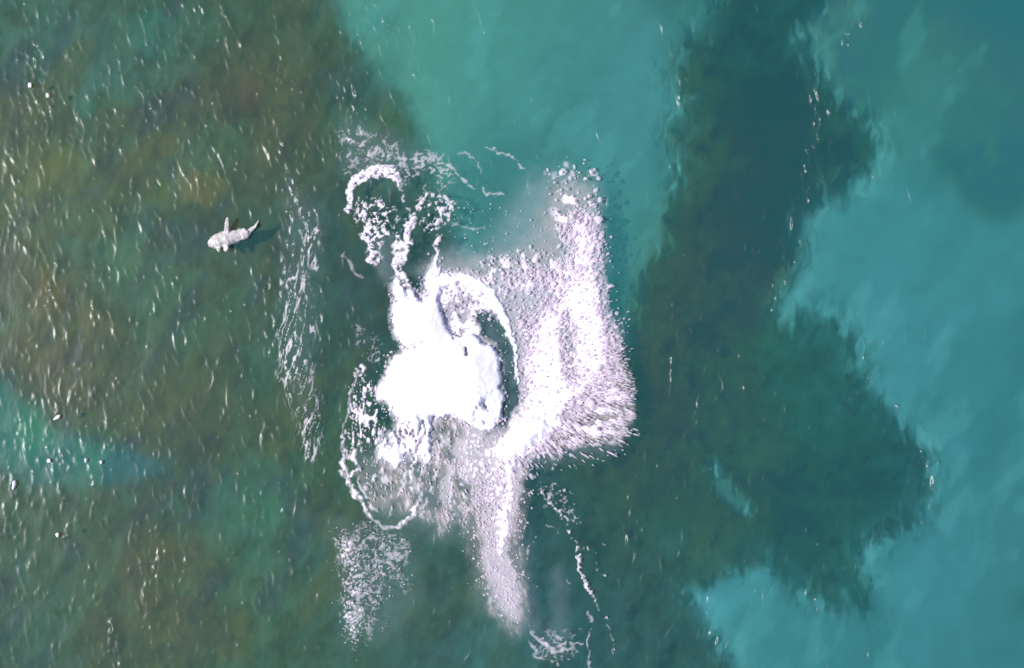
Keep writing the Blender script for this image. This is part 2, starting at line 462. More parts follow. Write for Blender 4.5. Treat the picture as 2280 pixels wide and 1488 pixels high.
for x, y in zip(cx[keep], cy[keep]): wavelet(x, y)
# long winding crests, one wavelet after the other
def chain(P, step=15, k=(.95, 1.3), jit=2.0, ln=(9, 16)):
    P = smooth_line([(a_, b_, 0) for a_, b_ in P], 8)
    acc = 0
    for (a_, b_, _), (c_, d_, _) in zip(P[:-1], P[1:]):
        acc += math.hypot(c_ - a_, d_ - b_)
        if acc >= step:
            acc = 0
            if rng.random() < .85:
                wavelet(c_ + rng.normal(0, jit), d_ + rng.normal(0, jit), ln=rng.uniform(*ln), k=rng.uniform(*k), sig=rng.uniform(1.8, 2.7),
                        ang=math.atan2(-(c_ - a_), (d_ - b_)))
for P in ([(600, 660), (618, 740), (640, 820), (668, 880), (690, 940)], [(586, 600), (590, 660), (604, 760)], [(655, 640), (668, 720), (655, 800), (690, 850), (700, 880)],
          [(68, 60), (72, 120), (78, 200), (88, 240)], [(56, 10), (62, 50)], [(400, 0), (412, 20), (408, 0)], [(445, 0), (455, 35)],
          [(610, 20), (622, 90), (640, 180), (670, 205)], [(410, 180), (420, 200)], [(246, 720), (268, 770)], [(470, 320), (490, 350), (500, 380)],
          [(300, 1180), (320, 1280), (335, 1380), (338, 1450)], [(330, 1190), (345, 1260), (355, 1300)], [(352, 1200), (350, 1280), (348, 1340)], [(365, 1180), (372, 1260), (362, 1330)],
          [(170, 950), (190, 1000), (210, 1080)], [(205, 1100), (225, 1140), (250, 1170)], [(5, 1110), (20, 1170)], [(430, 1230), (400, 1300), (410, 1330)],
          [(395, 380), (400, 420), (395, 450)], [(350, 380), (360, 420)], [(620, 130), (625, 190)], [(790, 260), (800, 190)], [(815, 200), (812, 270)], [(740, 260), (738, 310)],
          [(1500, 660), (1500, 760), (1492, 880)], [(1530, 720), (1550, 780)], [(1560, 880), (1552, 940)], [(1400, 1090), (1430, 1180)], [(1810, 900), (1830, 930)],
          [(1985, 890), (2010, 930), (2040, 990), (2090, 1060)], [(1515, 1290), (1520, 1320)], [(1660, 1000), (1695, 1030)], [(230, 1330), (260, 1440)], [(20, 1430), (40, 1488)]):
    chain(P)
edge = sstep(X0, X0 + 60, PX) * sstep(X1, X1 - 60, PX) * sstep(Y0, Y0 + 60, PY) * sstep(Y1, Y1 - 60, PY)
Z *= edge

# ================================================================== FOAM COVERAGE
wf1, wf2 = worley(PX + 10 * w1, PY + 10 * w2, 11, 71)
cells = np.clip(1.15 - wf1 * 1.25, 0, 1)                 # bright pebbly knots
lace = 1 - sstep(.0, .20, wf2 - wf1)                     # thin walls between bubbles
g1, g2 = worley(PX + 16 * w2, PY + 16 * w1, 19, 72)
lace2 = 1 - sstep(.0, .15, g2 - g1)
grain = fbm(PX, PY, 7, 73, 2)
grain2 = fbm(PX, PY, 18, 74, 3)
ridge = 1 - np.abs(2 * fbm(WX, WY, 24, 75, 3) - 1) * 2.6   # curly strands
ridge2 = 1 - np.abs(2 * fbm(WX + 300, WY, 13, 76, 2) - 1) * 2.2
# streaks thrown outwards from the middle of the splash
dx_, dy_ = PX - 1050, PY - 840
rad = np.hypot(dx_, dy_); ang_ = np.arctan2(dy_, dx_)
spokes = vnoise(ang_ * 120, rad, 16, 77)
spokes = .6 * vnoise(ang_ * 260, rad * .45, 9, 77) + .4 * vnoise(ang_ * 420, rad * .5, 7, 78)

ridge3 = 1 - np.abs(2 * fbm(WX + 90, WY - 40, 9, 78, 2) - 1) * 2.0
patchy = sstep(.30, .62, fbm(PX * 1.3, PY * .8, 58, 66, 3))
# ---- main splash
D = zeros()          # dense broken foam
P_pleb = [(1085, 630), (1130, 600), (1170, 590), (1230, 600), (1262, 560), (1258, 500), (1285, 470), (1325, 480), (1335, 560), (1345, 640), (1352, 690), (1375, 760),
          (1370, 850), (1330, 900), (1270, 940), (1210, 985), (1170, 1010), (1165, 1060), (1145, 1120), (1140, 1180), (1060, 1110), (1070, 1040), (1060, 990),
          (1110, 960), (1150, 900), (1160, 840), (1155, 780), (1135, 720), (1110, 670)]
add_poly(D, P_pleb, .70, 34)
D *= 1 - .36 * sstep(1260, 1190, PX) * sstep(820, 640, PY)
add_line(D, [(1290, 500, 16), (1300, 580, 22), (1310, 660, 30), (1325, 740, 30), (1330, 800, 24)], .86, 14)
add_line(D, [(1225, 700, 26), (1215, 800, 46), (1225, 880, 52), (1190, 950, 46), (1130, 1005, 34)], 1.0, 28)
add_line(D, [(1290, 650, 40), (1310, 760, 40), (1310, 830, 30)], .95, 20)
add_line(D, [(1128, 1010, 40), (1112, 1080, 40), (1098, 1170, 38), (1105, 1250, 30), (1125, 1320, 28), (1145, 1370, 16)], .40, 24)
add_line(D, [(1140, 1020, 22), (1128, 1090, 20), (1118, 1170, 20), (1118, 1230, 10)], .80, 20)
add_line(D, [(1118, 1240, 16), (1132, 1310, 18), (1145, 1350, 8)], .52, 16)
# veil thrown down and to the left
add_poly(D, [(1030, 950), (1080, 960), (1100, 1020), (1080, 1090), (1040, 1080), (1010, 1010)], .60, 16)
add_line(D, [(1000, 1040, 12), (990, 1110, 10), (1000, 1160, 6)], .42, 14)
# upper broken part
add_poly(D, [(985, 612), (1040, 622), (1075, 640), (1100, 665), (1085, 690), (1065, 705), (1070, 750), (1010, 750), (975, 700), (970, 650)], .88, 8)
cut_line(D, [(1072, 705, 12), (1108, 735, 18), (1130, 780, 16), (1138, 840, 13), (1138, 900, 13), (1128, 945, 12)], .97, 9)
hole4 = zeros(); add_poly(hole4, [(1000, 650), (1050, 655), (1070, 690), (1060, 740), (1020, 745), (985, 700)], 1, 14)
D *= 1 - hole4 * .40 * sstep(.42, .60, fbm(PX, PY, 20, 85, 3))
cut_poly(D, [(1240, 740), (1275, 720), (1285, 790), (1245, 800)], .35, 10)
# white body of the splash
solid = zeros()
P_dome = [(855, 849), (882, 795), (938, 768), (1003, 745), (1024, 750), (1040, 738), (1073, 757), (1100, 775), (1113, 800), (1113, 840), (1118, 870), (1121, 905),
          (1113, 935), (1098, 953), (1062, 956), (1035, 940), (1005, 927), (970, 927), (954, 937), (962, 970), (958, 1005), (946, 1036), (930, 1012), (915, 1000), (902, 1022), (884, 1040), (862, 1018), (846, 1016),
          (840, 1000), (858, 978), (885, 962), (892, 935), (876, 915), (870, 890), (845, 884), (838, 868)]
P_up = [(874, 674), (905, 668), (940, 668), (952, 650), (950, 625), (968, 612), (1000, 608), (1000, 630), (985, 645), (975, 670), (978, 705), (1000, 735), (1010, 750), (975, 762),
        (930, 770), (905, 768), (882, 748), (878, 705)]
add_poly(solid, P_dome, 1, 4); add_poly(solid, P_up, 1, 4)
add_line(solid, [(990, 618, 9), (1030, 622, 9), (1062, 628, 9), (1082, 650, 15), (1100, 680, 12), (1118, 700, 7), (1136, 745, 5), (1150, 790, 4), (1153, 850, 3)], 1, 3)
add_line(solid, [(882, 625, 7), (890, 645, 9), (900, 668, 10)], 1, 3)
add_line(solid, [(912, 645, 4), (918, 665, 8)], 1, 3)
add_line(solid, [(1195, 950, 24), (1150, 985, 26)], 1, 10)
add_line(solid, [(975, 570, 4), (968, 600, 8), (958, 630, 14)], .8, 6)
# speckle at the lower left edge and in the broken upper part
hole = zeros(); add_poly(hole, [(835, 880), (872, 890), (890, 925), (930, 925), (950, 940), (900, 1000), (850, 1000), (835, 960)], 1, 10)
solid *= 1 - .8 * hole * sstep(.42, .58, fbm(PX * 1.6, PY * .8, 12, 81, 2))
hole2 = zeros(); add_poly(hole2, [(885, 955), (950, 940), (960, 1000), (900, 1030)], .6, 14)
solid *= 1 - 1.6 * np.clip(hole2, 0, .62) * sstep(.46, .62, fbm(PX * 1.3, PY * .7, 12, 89, 2))
hole3 = zeros(); add_poly(hole3, [(1050, 900), (1100, 880), (1118, 950), (1060, 962)], .7, 12)
solid *= 1 - hole3 * sstep(.52, .66, grain2)
add_line(hole, [(1037, 775, 3), (1038, 790, 3)], 1, 2, warp=False)
solid *= 1 - sstep(.3, .8, hole * (PY < 800))

# film coverage
pebble = .42 * cells + .30 * grain + .28 * vnoise(PX, PY, 3.6, 61)
Dv = D * (.86 + .28 * fbm(PX, PY, 60, 86, 3))
outer = sstep(1180, 1260, PX) * sstep(760, 840, PY) * sstep(1.0, .8, D)
Dv = Dv * (1 - outer * .42 * sstep(.56, .44, spokes))
core = zeros()
add_line(core, [(1310, 690, 18), (1330, 760, 22), (1320, 830, 18), (1270, 880, 18)], 1, 22)
add_line(core, [(1240, 690, 14), (1262, 680, 16), (1300, 700, 16)], 1, 16)
add_line(core, [(1205, 760, 22), (1215, 850, 44), (1200, 930, 46), (1140, 990, 30)], 1, 30)
add_line(core, [(1290, 520, 10), (1302, 600, 16), (1310, 680, 16)], .8, 18)
Dv = np.maximum(Dv, core * (.92 + .2 * grain2)); D = np.maximum(D, core)
F = np.clip((Dv * 1.5 - 1.30 + pebble) * 2.2, 0, 1) * (D > .02)
veil = zeros()
add_poly(veil, [(850, 1000), (960, 925), (1035, 930), (1085, 960), (1085, 1100), (1050, 1180), (980, 1190), (930, 1150), (830, 1120), (800, 1050)], 1, 26)
add_line(veil, [(1100, 1180, 50), (1110, 1280, 50), (1140, 1370, 40)], .75, 26)
stre = sstep(.46, .68, .55 * vnoise(PX * .9 - PY * .25, PY * .30, 6, 79) + .45 * vnoise(PX - PY * .3, PY * .35, 11, 80))
stre2 = sstep(.50, .66, .6 * vnoise(PX * .9 - PY * .30, PY * .22, 3.4, 87) + .4 * vnoise(PX - PY * .3, PY * .3, 6, 88))
F = np.maximum(F, veil * .52 * stre2 * sstep(.34, .66, grain2) * (.4 + .6 * patchy))
F = np.maximum(F, sstep(.03, .45, D) * .36)
# streaky right hand skirt
skirt = zeros(); add_poly(skirt, [(1330, 760), (1385, 780), (1405, 850), (1412, 930), (1385, 985), (1290, 995), (1200, 1015), (1230, 960), (1300, 900)], 1, 16)
F = np.maximum(F, skirt * sstep(.47, .62, spokes) * .95 * sstep(1.25, .30, (rad - 240) / 150))
# mixed upper right spray
up = zeros(); add_poly(up, [(1230, 380), (1300, 365), (1338, 420), (1335, 520), (1260, 540), (1225, 450)], 1, 24)
F = np.maximum(F, up * (.12 + .8 * sstep(.60, .75, fbm(PX, PY * .8, 16, 82, 2))))
mid = zeros(); add_poly(mid, [(1060, 600), (1110, 560), (1180, 560), (1260, 590), (1260, 650), (1100, 660)], 1, 18)
F = np.maximum(F, mid * (.12 + .85 * sstep(.56, .72, fbm(PX, PY * .6, 13, 83, 2))))
# strands curling through the thin lower left part
R2 = zeros()
R3 = zeros(); add_line(R3, [(800, 832, 1.2), (772, 910, 1.0), (764, 985, 1.6), (768, 1050, 3), (786, 1100, 3), (822, 1145, 2.4), (862, 1170, 2), (900, 1166, 3), (926, 1140, 3.4), (932, 1105, 2), (922, 1050, 3)], .62, 5)
F = np.maximum(F, R3 * (.45 + .75 * grain))
for P in ([(862, 1030, 2), (838, 1052, 4), (818, 1080, 3), (822, 1110, 2), (842, 1140, 1)], [(905, 1030, 2), (900, 1070, 3), (888, 1110, 2), (870, 1145, 1)],
          [(948, 1030, 3), (940, 1075, 3), (936, 1120, 3)], [(975, 1000, 2), (968, 1060, 3), (955, 1110, 2), (940, 1150, 1)], [(800, 1060, 1), (812, 1100, 3), (838, 1135, 2)],
          [(1000, 960, 2), (1010, 1020, 3), (1002, 1080, 3), (1010, 1150, 2)], [(1040, 1000, 2), (1030, 1070, 3), (1035, 1140, 2)]):
    add_line(R2, P, .9, 5)
F = np.maximum(F, R2 * sstep(.34, .58, .5 * grain + .5 * grain2) * .8)
# left hand ring and its knots
R = zeros()
add_line(R, [(812, 822, 4), (788, 850, 3), (770, 920, 1), (764, 990, 2), (766, 1040, 6), (778, 1085, 6), (806, 1122, 5), (830, 1148, 2)], 1, 4)
add_line(R, [(880, 1172, 3), (905, 1160, 5), (925, 1140, 7), (934, 1125, 3)], 1, 4)
add_line(R, [(921, 1018, 5), (918, 1060, 5), (919, 1092, 4)], 1, 4)
add_line(R, [(800, 985, 2), (790, 1010, 6), (796, 1040, 5), (780, 1060, 4)], 1, 4)
F = np.maximum(F, .9 * R * (.15 + .75 * sstep(.38, .6, grain)))
L = zeros(); add_poly(L, [(795, 825), (835, 850), (858, 880), (860, 950), (840, 990), (800, 1000), (775, 1020), (778, 930)], 1, 12)
F = np.maximum(F, L * sstep(.63, .76, fbm(PX * 1.5, PY * .8, 13, 84, 2)))
trough = zeros(); add_line(trough, [(1078, 712, 8), (1108, 735, 14), (1130, 780, 13), (1137, 840, 13), (1137, 900, 13), (1126, 945, 10)], 1, 8)
F *= 1 - .93 * trough
# torn, thinning skirt round the white body
def blur(A, sig):
    r = int(sig * 3); k = np.exp(-np.arange(-r, r + 1) ** 2 / (2 * sig * sig)); k /= k.sum()
    A = np.apply_along_axis(lambda v: np.convolve(v, k, 'same'), 0, A)
    return np.apply_along_axis(lambda v: np.convolve(v, k, 'same'), 1, A)
halo = blur(solid, 5)
F = np.maximum(F, np.clip(halo * 1.5, 0, 1) * sstep(.36, .60, grain * .6 + grain2 * .4) * (1 - .6 * trough))
F = np.maximum(F, .40 * np.clip(halo * 1.6, 0, 1) * (1 - .8 * trough))
F = np.maximum(F, solid)

def sheet(name, Fm, m, parent, thr=.16, lift=.03, thick=.06, lump=0.025, win=None):
    """a lying foam layer, only where the foam is"""
    s = win or (slice(None), slice(None))
    Fs = Fm[s]
    z = Z[s] + lift + thick * sstep(.2, 1, Fs) + lump * Fs * (cells[s] - .3)
    x, y = W(PX[s], PY[s], z)
    k = np.maximum(np.maximum(Fs[:-1, :-1], Fs[1:, 1:]), np.maximum(Fs[1:, :-1], Fs[:-1, 1:])) > thr
    return link(name, grid_mesh(name, x, y, z, attrs={"cover": Fs}, keep=k), m, parent)

def foam_material(name, base=(.97, .87, .95)):
    m, t = mat(name)
    a = attr(t, "cover")
    nz = N(t, "ShaderNodeTexNoise"); nz.inputs["Scale"].default_value = 9.0; nz.inputs["Detail"].default_value = 3
    geo = N(t, "ShaderNodeNewGeometry"); t.links.new(geo.outputs["Position"], nz.inputs["Vector"])
    v = math_n(t, 'MULTIPLY', math_n(t, 'SUBTRACT', nz.outputs[0], .5), .35)
    v = math_n(t, 'ADD', a.outputs["Fac"], math_n(t, 'MULTIPLY', v, a.outputs["Fac"]))
    mr = N(t, "ShaderNodeMapRange"); mr.inputs["From Min"].default_value = .04; mr.inputs["From Max"].default_value = .88
    t.links.new(v, mr.inputs[0])
    d = N(t, "ShaderNodeBsdfPrincipled"); d.inputs["Base Color"].default_value = (*base, 1); d.inputs["Roughness"].default_value = .6
    d.inputs["Specular IOR Level"].default_value = .25
    tr = N(t, "ShaderNodeBsdfTransparent")
    mixn = N(t, "ShaderNodeMixShader"); t.links.new(mr.outputs[0], mixn.inputs[0])
    t.links.new(tr.outputs[0], mixn.inputs[1]); t.links.new(d.outputs[0], mixn.inputs[2])
    o = N(t, "ShaderNodeOutputMaterial"); t.links.new(mixn.outputs[0], o.inputs[0])
    return m
foam_m = foam_material("sea_foam")
def white_material(name, c, rough=.55):
    m, t = mat(name)
    d = N(t, "ShaderNodeBsdfPrincipled"); d.inputs["Base Color"].default_value = (*c, 1); d.inputs["Roughness"].default_value = rough
    nz = N(t, "ShaderNodeTexNoise"); nz.inputs["Scale"].default_value = 6.0; nz.inputs["Detail"].default_value = 5
    bp = N(t, "ShaderNodeBump"); bp.inputs["Strength"].default_value = .25; bp.inputs["Distance"].default_value = .05
    geo = N(t, "ShaderNodeNewGeometry"); t.links.new(geo.outputs["Position"], nz.inputs["Vector"])
    t.links.new(nz.outputs[0], bp.inputs["Height"]); t.links.new(bp.outputs[0], d.inputs["Normal"])
    o = N(t, "ShaderNodeOutputMaterial"); t.links.new(d.outputs[0], o.inputs[0])
    return m
mound_m = white_material("white_water", (.98, .91, .98))
def drop_material():
    m, t = mat("spray_drops")
    d = N(t, "ShaderNodeBsdfDiffuse"); d.inputs[0].default_value = (.98, .90, .96, 1)
    tl = N(t, "ShaderNodeBsdfTranslucent"); tl.inputs[0].default_value = (.98, .90, .96, 1)
    tr = N(t, "ShaderNodeBsdfTransparent")
    a_ = N(t, "ShaderNodeMixShader"); a_.inputs[0].default_value = .48
    b_ = N(t, "ShaderNodeMixShader"); b_.inputs[0].default_value = .34
    t.links.new(d.outputs[0], a_.inputs[1]); t.links.new(tl.outputs[0], a_.inputs[2])
    t.links.new(a_.outputs[0], b_.inputs[1]); t.links.new(tr.outputs[0], b_.inputs[2])
    o = N(t, "ShaderNodeOutputMaterial"); t.links.new(b_.outputs[0], o.inputs[0])
    return m
drop_m = drop_material()

# icosahedron drops merged in one mesh
ph = (1 + 5 ** .5) / 2
ICO = np.array([(-1, ph, 0), (1, ph, 0), (-1, -ph, 0), (1, -ph, 0), (0, -1, ph), (0, 1, ph), (0, -1, -ph), (0, 1, -ph), (ph, 0, -1), (ph, 0, 1), (-ph, 0, -1), (-ph, 0, 1)]) / math.hypot(1, ph)
ICF = np.array([(0, 11, 5), (0, 5, 1), (0, 1, 7), (0, 7, 10), (0, 10, 11), (1, 5, 9), (5, 11, 4), (11, 10, 2), (10, 7, 6), (7, 1, 8), (3, 9, 4), (3, 4, 2), (3, 2, 6), (3, 6, 8), (3, 8, 9), (4, 9, 5), (2, 4, 11), (6, 2, 10), (8, 6, 7), (9, 8, 1)])
def drops(px, py, z, r, ang, stretch):
    """r and stretch in photo pixels / ratio; ang in image space"""
    n = len(px)
    x, y = W(px, py, z)
    P = np.repeat(ICO[None], n, 0) * (1 + .25 * (rng.random((n, 12, 1)) - .5))
    rr = (r * S)[:, None]
    lx = P[..., 0] * rr * stretch[:, None]; ly = P[..., 1] * rr; lz = P[..., 2] * rr
    c, s_ = np.cos(ang)[:, None], -np.sin(ang)[:, None]
    co = np.stack([x[:, None] + lx * c - ly * s_, y[:, None] + lx * s_ + ly * c, z[:, None] + lz], -1).reshape(-1, 3)
    q = (ICF[None] + 12 * np.arange(n)[:, None, None]).reshape(-1, 3)
    return co, q
def sample(dm, n):
    """n points with density dm"""
    p = dm.ravel().astype(np.float64); p /= p.sum()
    k = rng.choice(p.size, n, p=p)
    return PX.ravel()[k] + rng.uniform(-ST, ST, n), PY.ravel()[k] + rng.uniform(-ST, ST, n)

splash = empty("splash", (W(1000, 860, 0)[0], W(1000, 860, 0)[1], 0))
tag(splash, "huge white splash with a bright domed middle and spray thrown to the right", "splash")
sheet("foam_layer", F, foam_m, splash, thr=.14, win=(slice(int((340 - Y0) / ST), int((1470 - Y0) / ST)), slice(int((740 - X0) / ST), int((1440 - X0) / ST))))
veil_m = foam_material("thin_spray", (.66, .56, .53))
veil_c = veil * (.06 + .30 * grain2 + .22 * stre) * (.45 + .6 * patchy) * (1 - solid)
tail_c = zeros(); add_line(tail_c, [(1120, 1010, 46), (1108, 1100, 50), (1100, 1200, 46), (1118, 1290, 36), (1145, 1360, 16)], .40, 42); tail_c *= .55 + .75 * grain2 * (.5 + patchy)
up_c = zeros(); add_poly(up_c, [(1225, 400), (1300, 390), (1330, 480), (1260, 520), (1260, 620), (1060, 640), (960, 630), (950, 590), (1060, 570), (1180, 540)], .26, 40)
sheet("spray_veil", np.max([veil_c, tail_c, up_c, skirt * .34], 0) * (.7 + .6 * grain2), veil_m, splash, thr=.05, lift=.015, thick=0, lump=0, win=(slice(int((340 - Y0) / ST), int((1470 - Y0) / ST)), slice(int((740 - X0) / ST), int((1440 - X0) / ST))))
# mound of white water
sy_, sx_ = slice(int((540 - Y0) / ST), int((1060 - Y0) / ST)), slice(int((820 - X0) / ST), int((1240 - X0) / ST))
so = solid[sy_, sx_]
hgt = .85 * blur(so, 16) ** 1.6 + .06 * blur(so, 3)
bill = fbm(PX[sy_, sx_], PY[sy_, sx_], 26, 91, 4)
c1, _ = worley(WX[sy_, sx_], WY[sy_, sx_], 15, 92)
zz = Z[sy_, sx_] + .02 + so * (.06 + hgt * (.88 + .20 * bill) + .05 * (1 - c1))
zz = np.where(so < .3, Z[sy_, sx_] - .25, zz)
x, y = W(PX[sy_, sx_], PY[sy_, sx_], zz)
kq = np.maximum(np.maximum(so[:-1, :-1], so[1:, 1:]), np.maximum(so[1:, :-1], so[:-1, 1:])) > .3
link("foam_mound", grid_mesh("foam_mound", x, y, zz, keep=kq), mound_m, splash)

# flying drops
allco, allq = [], []
def spray(dm, n, rmin, rmax, zmax, stretch=(1, 1.6), mode='rand'):
    px, py = sample(dm, n)
    r = rmin + (rmax - rmin) * rng.random(n) ** 2.8
    z = .05 + .4 * zmax * rng.random(n) ** 1.6
    if mode == 'out': a = np.arctan2(py - 840, px - 1050) + rng.normal(0, .08, n)
    elif mode == 'slant': a = math.radians(66) + .35 * np.arctan2(px - 1000, 260) * -1 + rng.normal(0, .15, n)
    elif mode == 'down': a = math.radians(72) + rng.normal(0, .25, n)
    else: a = rng.uniform(0, 6.28, n)
    st = rng.uniform(*stretch, n)
    co, q = drops(px, py, z, r, a, st)
    off = sum(len(c) for c in allco)
    allco.append(co); allq.append(q + off)
right = sstep(1110, 1200, PX)
Db = blur(D, 7); Dd = np.clip(.55 * D + .6 * Db, 0, 1) * (1 - trough) * (1 - .85 * sstep(.80, 1, D))
spray(Dd ** 1.2 * right * sstep(1120, 1000, PY), 1700, 1.3, 5.0, .5, (1, 2.0), 'out')
spray(Dd * right * sstep(1120, 1000, PY), 2600, .8, 2.2, .6, (1, 3.0), 'out')
spray(Dd ** 1.5 * sstep(1000, 1060, PY) * sstep(1460, 1150, PY), 900, .8, 3.4, .10, (1, 1.5), 'rand')
spray(np.clip(Db, 0, .25) * sstep(1440, 1250, PY) * sstep(1080, 1180, PY), 700, .7, 3.0, .1, (1, 1.5), 'rand')
spray(skirt * sstep(1.2, .2, (rad - 230) / 170), 820, 1.0, 3.0, .6, (1.6, 5.5), 'out')
spray(up, 110, 1.2, 5.5, 1.0, (1, 1.9), 'rand')
spray(np.maximum(mid, .12 * up), 330, 1.0, 4.0, .6, (1, 1.8), 'down')
spray(veil * sstep(1220, 1120, PY) * (.2 + stre), 520, .8, 2.0, .3, (1.8, 4.0), 'slant')
spray(np.clip(halo * 4 * (1 - halo), 0, 1) * sstep(.62, .3, halo), 520, .9, 3.0, .35, (1, 1.6))
spray(L, 210, 1.0, 3.2, .3, (1, 2.2), 'down')
ring = zeros(); add_line(ring, [(960, 640, 30), (1040, 680, 40), (1080, 700, 12)], 1, 14)
spray(ring, 120, 1.5, 4.8, .8, (1, 1.5))
far = zeros(); add_poly(far, [(1330, 690), (1400, 700), (1420, 930), (1400, 1010), (1200, 1060), (1180, 1030), (1330, 960)], 1, 10)
spray(far, 260, .8, 2.4, .6, (1.4, 6), 'out')
far = zeros(); add_poly(far, [(1010, 460), (1110, 455), (1240, 480), (1250, 580), (1080, 590), (1010, 520)], 1, 14)
spray(far, 90, .9, 2.2, .3)
tag(link("spray", raw_mesh("spray", np.concatenate(allco), np.concatenate(allq)), drop_m, splash), kind="stuff")

# ---- other foam on the sea, each its own thing
def patch(name, label, cat, cx_, cy_, Fm, group=None, n=0, dm=None, r=(1, 3), thr=.16, thick=.08):
    e = empty(name, (*W(cx_, cy_, 0), 0)); tag(e, label, cat, group)
    js, is_ = np.where(Fm > thr)
    win = (slice(max(js.min() - 2, 0), js.max() + 3), slice(max(is_.min() - 2, 0), is_.max() + 3))
    sheet("foam_layer", Fm, foam_m, e, thr=thr, thick=thick, win=win)
    if n:
        px, py = sample(Fm if dm is None else dm, n)
        rr = r[0] + (r[1] - r[0]) * rng.random(n) ** 2
        co, q = drops(px, py, .08 + .25 * rng.random(n), rr, rng.uniform(0, 6.28, n), rng.uniform(1, 1.8, n))
        tag(link("spray", raw_mesh("spray", co, q), drop_m, e), kind="stuff")
    return e

# hook-shaped foam above the splash
A = zeros()
add_line(A, [(780, 475, 3), (776, 445, 6), (788, 415, 10), (815, 392, 11), (845, 383, 13), (870, 388, 12), (886, 402, 8), (889, 418, 2)], 1.1, 4)
A = A * sstep(.22, .40, grain * .6 + cells * .4 + .12)
B1 = zeros(); add_line(B1, [(886, 405, 2), (902, 440, 2.5), (908, 470, 3), (906, 500, 3)], .5, 4)
B1 *= sstep(.35, .6, grain)
B2 = zeros(); add_line(B2, [(920, 480, 4), (908, 510, 6), (903, 545, 6), (898, 575, 3)], 1, 4)
B3 = zeros(); add_line(B3, [(890, 540, 8), (885, 580, 10), (895, 620, 10), (905, 660, 8)], .95, 6)
B3 *= sstep(.36, .62, grain * .5 + cells * .5) * .8 + .2
B4 = zeros(); add_poly(B4, [(790, 445), (840, 440), (885, 470), (890, 530), (860, 535), (840, 590), (825, 592), (815, 520), (790, 490)], 1, 10)
B4 *= .85 * sstep(.62, .86, ridge3 * .6 + grain * .55)
B5 = zeros(); add_line(B5, [(806, 470, 4), (815, 510, 5), (824, 550, 6), (828, 585, 7)], 1, 4)
B5 *= sstep(.3, .5, grain + .1)
hook = np.max([A, B1, B2, B3, B4, B5], 0)
hook *= .30 + .85 * sstep(.26, .52, .5 * grain + .5 * vnoise(PX, PY, 4.2, 62))
patch("foam_hook", "bright white hook-shaped rim of foam curling over dark water above the splash", "foam", 840, 470, hook, n=300, dm=hook ** 2, r=(.7, 2.8), thick=.025)
# fainter strands to the right of the hook
E = zeros()
add_line(E, [(975, 565, 3), (975, 530, 3), (972, 500, 3), (985, 470, 5)], .9, 4)
add_line(E, [(925, 460, 3), (945, 440, 4), (975, 435, 3), (1000, 445, 3), (1008, 470, 5), (1002, 490, 5)], .7, 4)
E2 = zeros(); add_poly(E2, [(925, 430), (975, 430), (1015, 450), (1015, 490), (960, 520), (930, 490)], .9, 12)
E2 *= .8 * sstep(.66, .90, ridge3 * .6 + grain * .55)
E = np.maximum(E * sstep(.28, .48, grain), E2)
patch("foam_swirl", "small loose swirl of foam with a thin stem between the white hook and the spray", "foam", 970, 490, E, n=60, dm=E ** 2, r=(1.2, 3.4))
# curly lace over the top of the hook
G = zeros(); add_poly(G, [(755, 290), (830, 290), (900, 330), (990, 350), (1010, 400), (990, 430), (900, 420), (880, 380), (800, 370), (760, 400)], 1, 26)
G *= .40 * sstep(.62, .88, ridge3 * .55 + grain2 * .6)
patch("foam_lace", "thin curly threads of foam scattered over dark water above the white hook", "foam", 870, 350, G, thr=.14, thick=.02)
# pale strands drifting on the turquoise
for P, lb in (([(940, 355, 1), (985, 360, 2), (1015, 385, 2), (1040, 410, 3), (1062, 425, 1)], "longest pale foam strand curving down over turquoise water right of the white hook"),
              ([(1085, 325, 1), (1110, 340, 2), (1140, 352, 2), (1168, 370, 2)], "pale foam strand farthest up and right on the turquoise water above the spray"),
              ([(1080, 415, 1), (1090, 428, 3), (1120, 433, 2)], "short hooked pale foam strand just below and right of the longest strand"),
              ([(1018, 345, 1), (1050, 350, 1), (1070, 390, 1)], "faint thin foam strand just above the longest pale strand on turquoise water"),
              ([(1010, 500, 1), (1060, 505, 1), (1080, 512, 1)], "thin level foam strand right of the foam swirl's stem, above the brown mist")):
    K = zeros(); add_line(K, P, .55, 4); K *= .35 + .65 * sstep(.25, .6, grain)
    patch("foam_strand", lb, "foam", P[1][0], P[1][1], K * .9, group="pale foam strands drifting by the hook", thr=.10, thick=.02)
# froth patch below
Q = zeros(); add_poly(Q, [(745, 1190), (790, 1165), (900, 1180), (925, 1230), (915, 1330), (870, 1370), (820, 1420), (790, 1450), (765, 1400), (772, 1300), (742, 1240)], 1, 42)
Qb = zeros(); add_line(Qb, [(765, 1200, 16), (780, 1270, 16), (782, 1330, 18), (785, 1400, 18)], 1, 16)
wk = worley(PX + 6 * w1, PY + 6 * w2, 7.5, 94)[0]
Q *= .15 + .85 * sstep(.30, .56, fbm(PX, PY, 50, 97, 3)); Qb *= sstep(.26, .46, fbm(PX, PY, 30, 98, 3))
Qf = Q * (.03 + .33 * sstep(.56, .84, ridge3 * .6 + grain * .5)) + Qb * sstep(.48, .30, wk) * .55 * sstep(.36, .62, grain2)
patch("froth_patch", "speckled greyish froth patch on the water below the splash on its left", "foam", 835, 1300, np.clip(Qf, 0, 1), n=420, dm=Qb * .8 + .4 * Q ** 1.5, r=(.7, 2.0), thr=.12, thick=.03)
